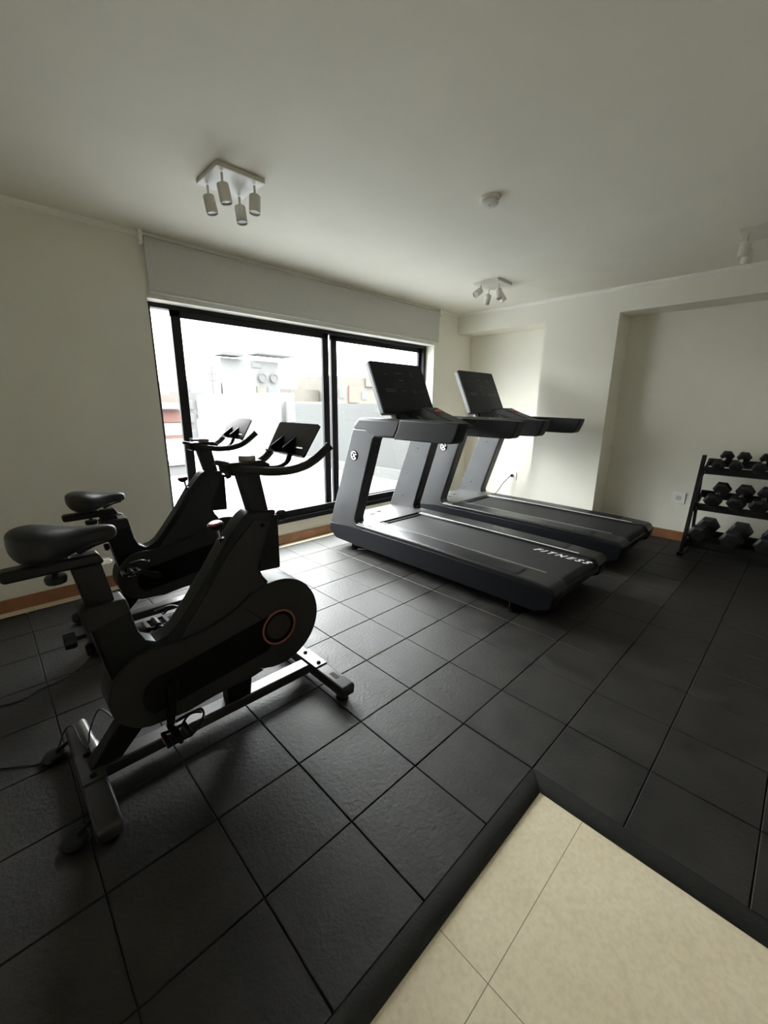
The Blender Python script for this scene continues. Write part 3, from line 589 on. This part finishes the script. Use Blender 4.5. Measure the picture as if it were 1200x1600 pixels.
    for s in (-1, 1):
        bar = B(MB().tube(Z([(-0.325, s*0.028, 1.125), (-0.26, s*0.062, 1.117), (-0.19, s*0.105, 1.108), (-0.12, s*0.145, 1.113), (-0.065, s*0.170, 1.130), (-0.040, s*0.180, 1.146), (-0.018, s*0.188, 1.162), (0.030, s*0.204, 1.205)]), 0.0175, n=16), 'handlebar', 'foam')
        B(MB().tube(Z([(0.026, s*0.2027, 1.2015), (0.033, s*0.205, 1.2078)]), 0.0188, n=16, smooth=False), 'end_cap', 'black', bar)
    B(MB().tube(Z([(-0.325, -0.03, 1.138), (-0.352, -0.022, 1.146), (-0.360, 0, 1.148), (-0.352, 0.022, 1.146), (-0.325, 0.03, 1.138)]), 0.011, n=10), 'rear_grip', 'foam', hub)
    B(MB().tube(Z([(-0.17, 0, 1.115), (-0.11, 0, 1.108), (-0.070, 0, 1.115), (-0.042, 0, 1.140), (tray_x-0.012, 0, 1.195)]), 0.019, n=12, flat=0.4), 'tablet_arm', 'gloss')
    H = 0.155; Uv = Vector((0,-1,0)); Vv = Vector((math.sin(tilt), 0, math.cos(tilt))); Nv = Vector((-Vv.z, 0, Vv.x))
    O = Vector((tray_x, y(0), 1.225+bz)) - Vv*H/2
    tb = MB()
    def pan(pts, a=-0.004, b=0.004): tb.slab(O, Uv, Vv, Nv, pts, a, b)
    pan(fillet([(-0.150, 0.0, .010), (0.150, 0.0, .010), (0.153, 0.036), (-0.153, 0.036)]))
    for a, b2 in ((-0.153, -0.130), (-0.085, 0.058), (0.115, 0.153)): pan([(a, 0.036), (b2, 0.036), (b2, 0.044), (a, 0.044)])
    pan(fillet([(-0.153, 0.044), (0.153, 0.044), (0.162, H-0.006, .014), (0.150, H, .008), (-0.160, H, .012)]))
    tray = B(tb, 'tablet_tray', 'tray', sharp=30)
    for w_ in (-0.072, 0.028):
        tb2 = MB().slab(O, Nv, Vv, Uv, [(0.003, 0.006), (0.034, 0.006), (0.040, 0.018), (0.003, 0.092)], w_-0.003, w_+0.003)
        tb2.slab(O, Uv, Vv, Nv, [(w_-0.020, 0.004), (w_+0.020, 0.004), (w_+0.003, 0.05), (w_-0.003, 0.05)], 0.003, 0.008)
        B(tb2, 'phone_rib', 'black', tray)
    lg = MB().slab(O, Uv, Vv, Nv, [(-0.148, 0.0), (0.148, 0.0), (0.148, 0.006), (-0.148, 0.006)], 0.004, 0.016); B(lg, 'tray_lip', 'tray', tray)
    # resistance lever with red cap
    tk = MB().cyl((-0.372, y(0), 0.815), (-0.386, y(0), 0.885), 0.0065, n=12)
    lev = B(tk, 'resistance_lever', 'chrome')
    B(MB().cyl((-0.365, y(0), 0.800), (-0.374, y(0), 0.842), 0.012, n=16), 'lever_collar', 'black', lev)
    kd = MB().lathe((-0.388, y(0), 0.878), (-0.20,0,0.98), [(0.0, 0.0), (0.014, 0.001), (0.027, 0.012), (0.032, 0.024), (0.030, 0.030)], 28); kd.lathe((-0.388, y(0), 0.878), (-0.20,0,0.98), [(0.030, 0.030), (0.0, 0.030)], 28)
    B(kd, 'lever_knob', 'black', lev)
    B(MB().lathe((-0.388, y(0), 0.878), (-0.20,0,0.98), [(0.027, 0.030), (0.023, 0.035), (0.0, 0.037)], 28), 'red_cap', 'red', lev)
    # crank and pedals
    bx, bzc = -0.642, 0.330; vx, vz = near_pedal
    ck = B(MB().cyl((bx, y(-0.10), bzc), (bx, y(0.10), bzc), 0.020, n=24), 'crank_axle', 'black')
    for s in (-1, 1):
        px_, pz_ = bx - s*vx, bzc - s*vz
        d = Vector((-s*vx, 0, -s*vz)).normalized(); q = Vector((-d.z, 0, d.x)); O2 = Vector((bx, y(s*0.095), bzc)); Ln = math.hypot(vx, vz)
        B(MB().slab(O2, d, q, (0,1,0), fillet([(-0.022, -0.017, .01), (Ln+0.018, -0.013, .012), (Ln+0.018, 0.013, .012), (-0.022, 0.017, .01)]), -0.008, 0.008), 'crank_arm', 'satin', ck, bevel=0.002)
        pd = MB().cyl((px_, y(s*0.10), pz_), (px_, y(s*0.215), pz_), 0.008, n=12)
        pd.box((px_-0.045, y(s*0.165)-0.038, pz_-0.010), (px_-0.030, y(s*0.165)+0.038, pz_+0.010)); pd.box((px_+0.030, y(s*0.165)-0.038, pz_-0.010), (px_+0.045, y(s*0.165)+0.038, pz_+0.010))
        pd.box((px_-0.045, y(s*0.165)-0.040, pz_-0.006), (px_+0.045, y(s*0.165)-0.032, pz_+0.006)); pd.box((px_-0.045, y(s*0.165)+0.032, pz_-0.006), (px_+0.045, y(s*0.165)+0.040, pz_+0.006))
        pd.cyl((px_, y(s*0.165)-0.034, pz_), (px_, y(s*0.165)+0.034, pz_), 0.015, n=16)
        po_ = B(pd, 'pedal', 'black', ck, bevel=0.002)
        cg = MB().tube([(px_+0.035, y(s*0.165)-0.042, pz_), (px_+0.060, y(s*0.165)-0.046, pz_+0.02), (px_+0.095, y(s*0.165)-0.02, pz_+0.045), (px_+0.095, y(s*0.165)+0.02, pz_+0.045), (px_+0.060, y(s*0.165)+0.046, pz_+0.02), (px_+0.035, y(s*0.165)+0.042, pz_)], 0.005, n=8, flat=0.6)
        cg.tube([(px_+0.092, y(s*0.165), pz_+0.045), (px_+0.06, y(s*0.165), pz_+0.060), (px_+0.0, y(s*0.165), pz_+0.055)], 0.009, n=8, flat=0.3)
        B(cg, 'toe_cage', 'gloss', ck)
        B(MB().box((px_-0.020, y(s*0.165)-0.018, pz_-0.026), (px_+0.020, y(s*0.165)+0.018, pz_-0.012)), 'cleat_clip', 'chrome', ck, bevel=0.004)
        B(MB().box((px_-0.0475, y(s*0.165)-0.016, pz_-0.006), (px_-0.0449, y(s*0.165)+0.016, pz_+0.006)), 'reflector', 'orange', ck)
    return r
b1 = make_bike(0.0, 0.0, 0.0, 0.0, (-0.030, -0.150), -0.020, 0.556, 'nearer black spin bike in front, orange ring on its flywheel cover in full view')
b2 = make_bike(0.285, 1.19, -0.115, -0.020, (-0.150, 0.085), -0.004, 0.498, 'farther spin bike close to the window with a lowered black saddle')
cb = MB(); cb.tube([(-0.83, 0.80, 0.22), (-0.86, 0.86, 0.235), (-0.90, 0.85, 0.17), (-0.915, 0.84, 0.10), (-0.93, 0.90, 0.115), (-0.94, 0.98, 0.13), (-0.965, 1.02, 0.10), (-1.0, 1.02, 0.03), (-1.06, 1.02, 0.005), (-1.12, 1.06, 0.004), (-1.22, 1.12, 0.004), (-1.35, 1.15, 0.004)], 0.003, n=8)
tag(cb.build('power_cable', 'cord'), 'thin black cable looping over the near bike rear foot to the left edge', 'cable')
cb = MB(); cb.tube([(-0.60, 1.96, 0.24), (-0.68, 1.90, 0.12), (-0.74, 1.82, 0.02), (-0.80, 1.68, 0.004), (-0.92, 1.58, 0.004), (-1.00, 1.57, 0.004), (-1.08, 1.53, 0.004), (-1.20, 1.55, 0.004), (-1.4, 1.50, 0.004)], 0.0035, n=8)
tag(cb.build('power_cable', 'cord'), 'thin cable lying across the floor tiles from the farther bike past the skirting', 'cable')

# ------------------------------------------------------------------ dumbbell rack
rk = empty('dumbbell_rack', (3.95, -0.75, 0.0), 'black three tier dumbbell rack standing against the right niche wall', 'rack'); off = rk.location.copy()
def rpart(mb, name, m='rack', par=rk, **k): return mb.build(name, m, par, off=off, **k)
for yy in (-0.175, -1.40):
    pp = MB().slab((0,0,0), (1,0,0), (0,0,1), (0,1,0), [(3.672, 0.03), (3.732, 0.03), (3.955, 0.945), (3.895, 0.945)], yy, yy+0.030); up_ = rpart(pp, 'side_post', bevel=0.003)
    rpart(MB().box((3.64, yy-0.01, 0.0), (4.16, yy+0.04, 0.032)), 'foot_bar', bevel=0.004)
    rpart(MB().slab((0,0,0), (1,0,0), (0,0,1), (0,1,0), [(4.12, 0.03), (4.16, 0.03), (3.955, 0.80), (3.935, 0.76)], yy+0.002, yy+0.028), 'rear_brace', bevel=0.003)
TIERS = [(3.885, 0.815, 4.06, 0.880), (3.815, 0.475, 4.03, 0.570), (3.745, 0.125, 4.02, 0.180)]
for (xa, za, xb, zb) in TIERS:
    rpart(MB().slab((0,0,0), (1,0,0), (0,0,1), (0,1,0), fillet([(xa-0.012, za-0.035), (xa+0.012, za-0.045), (xa+0.014, za+0.008), (xa-0.010, za+0.030)]), -1.40, -0.176), 'shelf_rail', bevel=0.003)
    rpart(MB().slab((0,0,0), (1,0,0), (0,0,1), (0,1,0), fillet([(xb-0.012, zb-0.045), (xb+0.012, zb-0.035), (xb+0.014, zb+0.028), (xb-0.012, zb+0.008)]), -1.40, -0.176), 'shelf_rail', bevel=0.003)
    rpart(MB().slab((0,0,0), (1,0,0), (0,0,1), (0,1,0), [(xa-0.03, za-0.055), (xb+0.02, zb-0.02), (xb+0.02, zb+0.02), (xa-0.03, za-0.01)], -0.192, -0.176), 'shelf_bracket')
    for xx_ in (xa-0.015,): rpart(MB().lathe((xx_, -0.192, za-0.02), (0,-1,0), [(0.0, 0.0), (0.010, 0.0), (0.009, 0.006), (0.0, 0.007)], 6), 'bolt', 'chrome')
rpart(MB().box((4.10, -1.37, 0.032), (4.125, -0.17, 0.135)), 'lower_crossbar', bevel=0.003)
protos = {}
def hexhead(m, c, ax, R, t, tw=0.0):
    A = Vector(ax).normalized(); U = Vector((0,1,0)); W_ = A.cross(U).normalized()
    def rg(r, h): return [Vector(c) + A*h + (U*math.cos(PI/3*k+tw) + W_*math.sin(PI/3*k+tw))*r for k in range(6)]
    m.loft([rg(R*0.72, -t/2), rg(R, -t/2+0.014), rg(R, t/2-0.014), rg(R*0.72, t/2)])
def dumbbell(tier, yy, R, label):
    xa, za, xb, zb = TIERS[tier]
    A = Vector((xb-xa, 0, zb-za)).normalized(); Nn = Vector((-A.z, 0, A.x)); mid = Vector(((xa+xb)/2, 0, (za+zb)/2)) + Nn*(R*0.866+0.012)
    key = tier
    if key not in protos:
        r = empty('dumbbell', (mid.x, yy, mid.z), label, 'dumbbell', 'dumbbells on tier %s of the rack' % ('one', 'two', 'three')[tier])
        t = R*0.95; half = 0.075 + t/2
        hd = MB().cyl(-A*0.085, A*0.085, 0.015, n=20); hd.build('handle', 'chrome', r)
        for s in (-1, 1):
            h_ = MB(); hexhead(h_, A*s*half, A, R, t); o = h_.build('weight_head', 'dumbbell', r, bevel=0.003)
            MB().lathe(A*s*(half+t/2-0.001), A*s, [(0.0, 0.0), (0.017, 0.0), (0.015, 0.002), (0.0, 0.003)], 20).build('end_boss', 'black', o)
        r.rotation_euler = (0, 0, -0.15); protos[key] = r; return r
    r = copy_tree(protos[key]); r.location = (mid.x, yy, mid.z); r['label'] = label; return r
ORD = ['first', 'second', 'third', 'fourth', 'fifth', 'sixth', 'seventh', 'eighth']
for tier, ys, R, nm in ((0, (-0.300, -0.425, -0.585, -0.71), 0.056, 'top'), (1, (-0.320, -0.490, -0.645, -0.80), 0.072, 'middle'), (2, (-0.275, -0.52, -0.76, -1.0), 0.090, 'bottom')):
    for k, yy in enumerate(ys):
        lab = 'black hex dumbbell with chrome handle on the %s tier, %s from the rack post' % (nm, ORD[k])
        if k < 3: dumbbell(tier, yy, R, lab)

# ------------------------------------------------------------------ terrace and city outside
ZT = -0.10
MB().box((-9, YW+0.22, ZT-0.2), (6.0, 8.42, ZT)).build('floor_terrace', 'terrace', kind=S)
MB().box((2.05, 8.42, ZT-0.2), (6.0, 18.0, ZT)).build('floor_terrace_far', 'terrace', kind=S)
gw = MB(); gw.box((4.98, YW+0.22, ZT), (5.16, 8.60, 1.40)); gw.build('terrace_wall', 'grey_render', kind=S)
MB().px([(2.98, ZT), (8.60, ZT), (8.60, 0.09), (2.98, 0.13)], 4.93, 4.98).build('terrace_skirting', 'pale_grey', kind=S)
par = MB(); par.box((-9, 8.30, ZT), (2.05, 8.50, 0.12)); par.build('terrace_parapet', 'pale_grey', kind=S)
MB().box((-9, 8.26, 0.12), (2.10, 8.54, 0.22)).build('parapet_coping', 'white_render', kind=S)
MB().box((1.92, 8.5, ZT), (2.08, 18.0, -0.02)).build('parapet_side', 'white_render', kind=S)

def facade(name, label, x0, x1, y, d, z0, z1, m, wins=(), wm='window_far', bands=(), extra=None):
    r = empty(name, ((x0+x1)/2, y+d/2, z0), label, 'building'); o = r.location.copy()
    MB().box((x0, y, z0), (x1, y+d, z1)).build('wall', m, r, off=o)
    for (a, b, c, e_) in bands: MB().box((a, y-0.06, c), (b, y+0.02, e_)).build('brick_band', 'brick', r, off=o)
    for (a, b, c, e_) in wins:
        f = MB().box((a, y-0.05, c), (b, y+0.05, e_)); fo = f.build('window', 'white_render', r, off=o)
        q = 0.08*(b-a); MB().box((a+q, y-0.07, c+0.06), (b-q, y-0.045, e_-0.06)).build('pane', wm, fo, off=o)
    if extra: extra(r, o)
    return r
GZ = -14
facade('apartment_building', 'beige and orange brick apartment block seen in the open gap left of the sash', -12, 6.15, 20, 8, GZ, 1.74, 'beige_render',
       wins=[(5.15, 6.05, -0.10, 0.48), (3.9, 4.9, -0.10, 0.48), (5.3, 6.08, -0.95, -0.60)], wm='window_pale', bands=[(-12, 6.15, 0.52, 1.05), (-12, 6.15, -0.58, -0.12)],
       extra=lambda r, o: (MB().box((4.6, 19.6, 1.12), (5.9, 20.0, 1.40)).build('balcony', 'white_render', r, off=o), MB().box((-12, 19.9, 1.05), (6.15, 20.0, 1.12)).build('ledge', 'white_render', r, off=o)))
wg = []
for zz in (1.05, 0.30, -0.6, -1.5, -2.5):
    for xx in (7.75, 8.25): wg.append((xx, xx+0.32, zz, zz+0.50))
facade('apartment_building', 'narrow grey block with paired windows beside the long white wall', 6.9, 8.75, 24, 6, GZ, 1.95, 'grey_facade', wins=wg)
facade('low_building', 'pale rooftop building with chimneys left of the tall white stair tower', 9.5, 12.4, 30, 6, GZ, 2.9, 'white_render', wins=[(9.8, 10.2, 2.2, 2.6)])
def tower_extra(r, o):
    MB().box((12.4, 29.4, 4.75), (14.1, 31, 4.95)).build('canopy', 'grey_facade', r, off=o)
    MB().box((15.0, 29.2, 5.0), (18.2, 31, 5.15)).build('roof_slab', 'grey_facade', r, off=o)
    for (a, b) in ((15.3, 16.0), (16.3, 17.0)):
        MB().lathe(((a+b)/2, 29.85, 3.35), (0,-1,0), [(0.0, 0.0), (0.34, 0.0), (0.34, 0.12), (0.27, 0.12), (0.26, 0.08), (0.0, 0.08)], 24).build('fan_unit', 'grey_facade', r, off=o)
    MB().box((15.2, 29.9, 2.15), (16.0, 29.97, 2.7)).build('shutter', 'beige_render', r, off=o)
facade('stair_tower', 'tall white stair tower with two round fan units and a roof slab', 12.5, 17.2, 30, 5, GZ, 4.6, 'white_render', wins=[(14.9, 15.7, 4.05, 4.45), (16.1, 17.1, 2.1, 2.7)], extra=tower_extra)
facade('low_building', 'cream parapet building behind the pale terrace wall between tower and mullions', 18.0, 23.9, 34, 6, GZ, 2.75, 'beige_render', wins=[(19.2, 19.6, 2.9-0.8, 2.6)], wm='window_pale')
facade('apartment_building', 'beige building with terracotta window surround seen above the grey terrace wall', 24.0, 30.2, 32, 6, GZ, 4.05, 'beige_render', wins=[(24.8, 25.5, 2.0, 2.9), (27.7, 28.5, 1.9, 2.7)],
       extra=lambda r, o: (MB().box((26.0, 31.85, 1.6), (27.2, 32, 3.2)).build('window_surround', 'red_wood', r, off=o), MB().box((28.2, 31.8, 3.2), (29.6, 32, 4.3)).build('rooftop_box', 'beige_render', r, off=o)))
def lattice(r_x, y, z0, z1, w, label):
    r = empty('antenna_mast', (r_x, y, z0), label, 'antenna'); m_ = MB()
    for a in (-w, w): m_.box((a-0.04, -0.04, 0), (a+0.04, 0.04, z1-z0))
    n = int((z1-z0)/0.5)
    for k in range(n+1): m_.box((-w, -0.03, k*0.5), (w, 0.03, k*0.5+0.06))
    m_.build('lattice', 'grey_facade', r)
lattice(28.9, 29, GZ, 4.7, 0.55, 'pale lattice mast standing behind the treadmill screen edge')
for (xx, yy, z1, lb) in ((11.4, 29.0, 3.9, 'thin roof aerial left of the white stair tower'), (20.0, 33.0, 4.2, 'thin roof aerial right of the white stair tower'), (23.6, 33.0, 5.0, 'thin roof aerial just left of the window mullions')):
    a = MB().cyl((0,0,0), (0,0,z1-2.0), 0.05, n=8); a.box((-0.35, -0.03, z1-2.6), (0.35, 0.03, z1-2.53)); a.box((-0.25, -0.03, z1-3.0), (0.25, 0.03, z1-2.93))
    o = a.build('roof_aerial', 'grey_facade'); o.location = (xx, yy, 2.0); tag(o, lb, 'aerial')
# long white wall across the terrace with a ledge and a service shaft beside the grey wall
MB().box((6.0, 11.0, ZT-0.2), (6.5, 17.8, 1.73)).build('boundary_wall_long', 'white_render', kind=S)
MB().box((5.90, 11.0, ZT-0.2), (6.0, 17.8, 0.715)).build('boundary_wall_ledge', 'white_render', kind=S)
sv = MB(); sv.box((6.15, 8.60, ZT-0.2), (6.6, 11.0, 1.45)); sv.build('boundary_wall_low', 'white_render', kind=S)
sh = empty('service_cabinet', (6.05, 9.9, ZT), 'white louvred service cabinet between long white wall and grey terrace wall', 'cabinet')
MB().box((5.98, 9.3, ZT+0.002), (6.145, 10.6, 1.25)).build('housing', 'pale_grey', sh, off=sh.location)
for k in range(3): MB().box((5.96, 9.5, ZT+0.12+k*0.42), (5.98, 10.4, ZT+0.42+k*0.42)).build('louvre', 'window_pale', sh, off=sh.location)
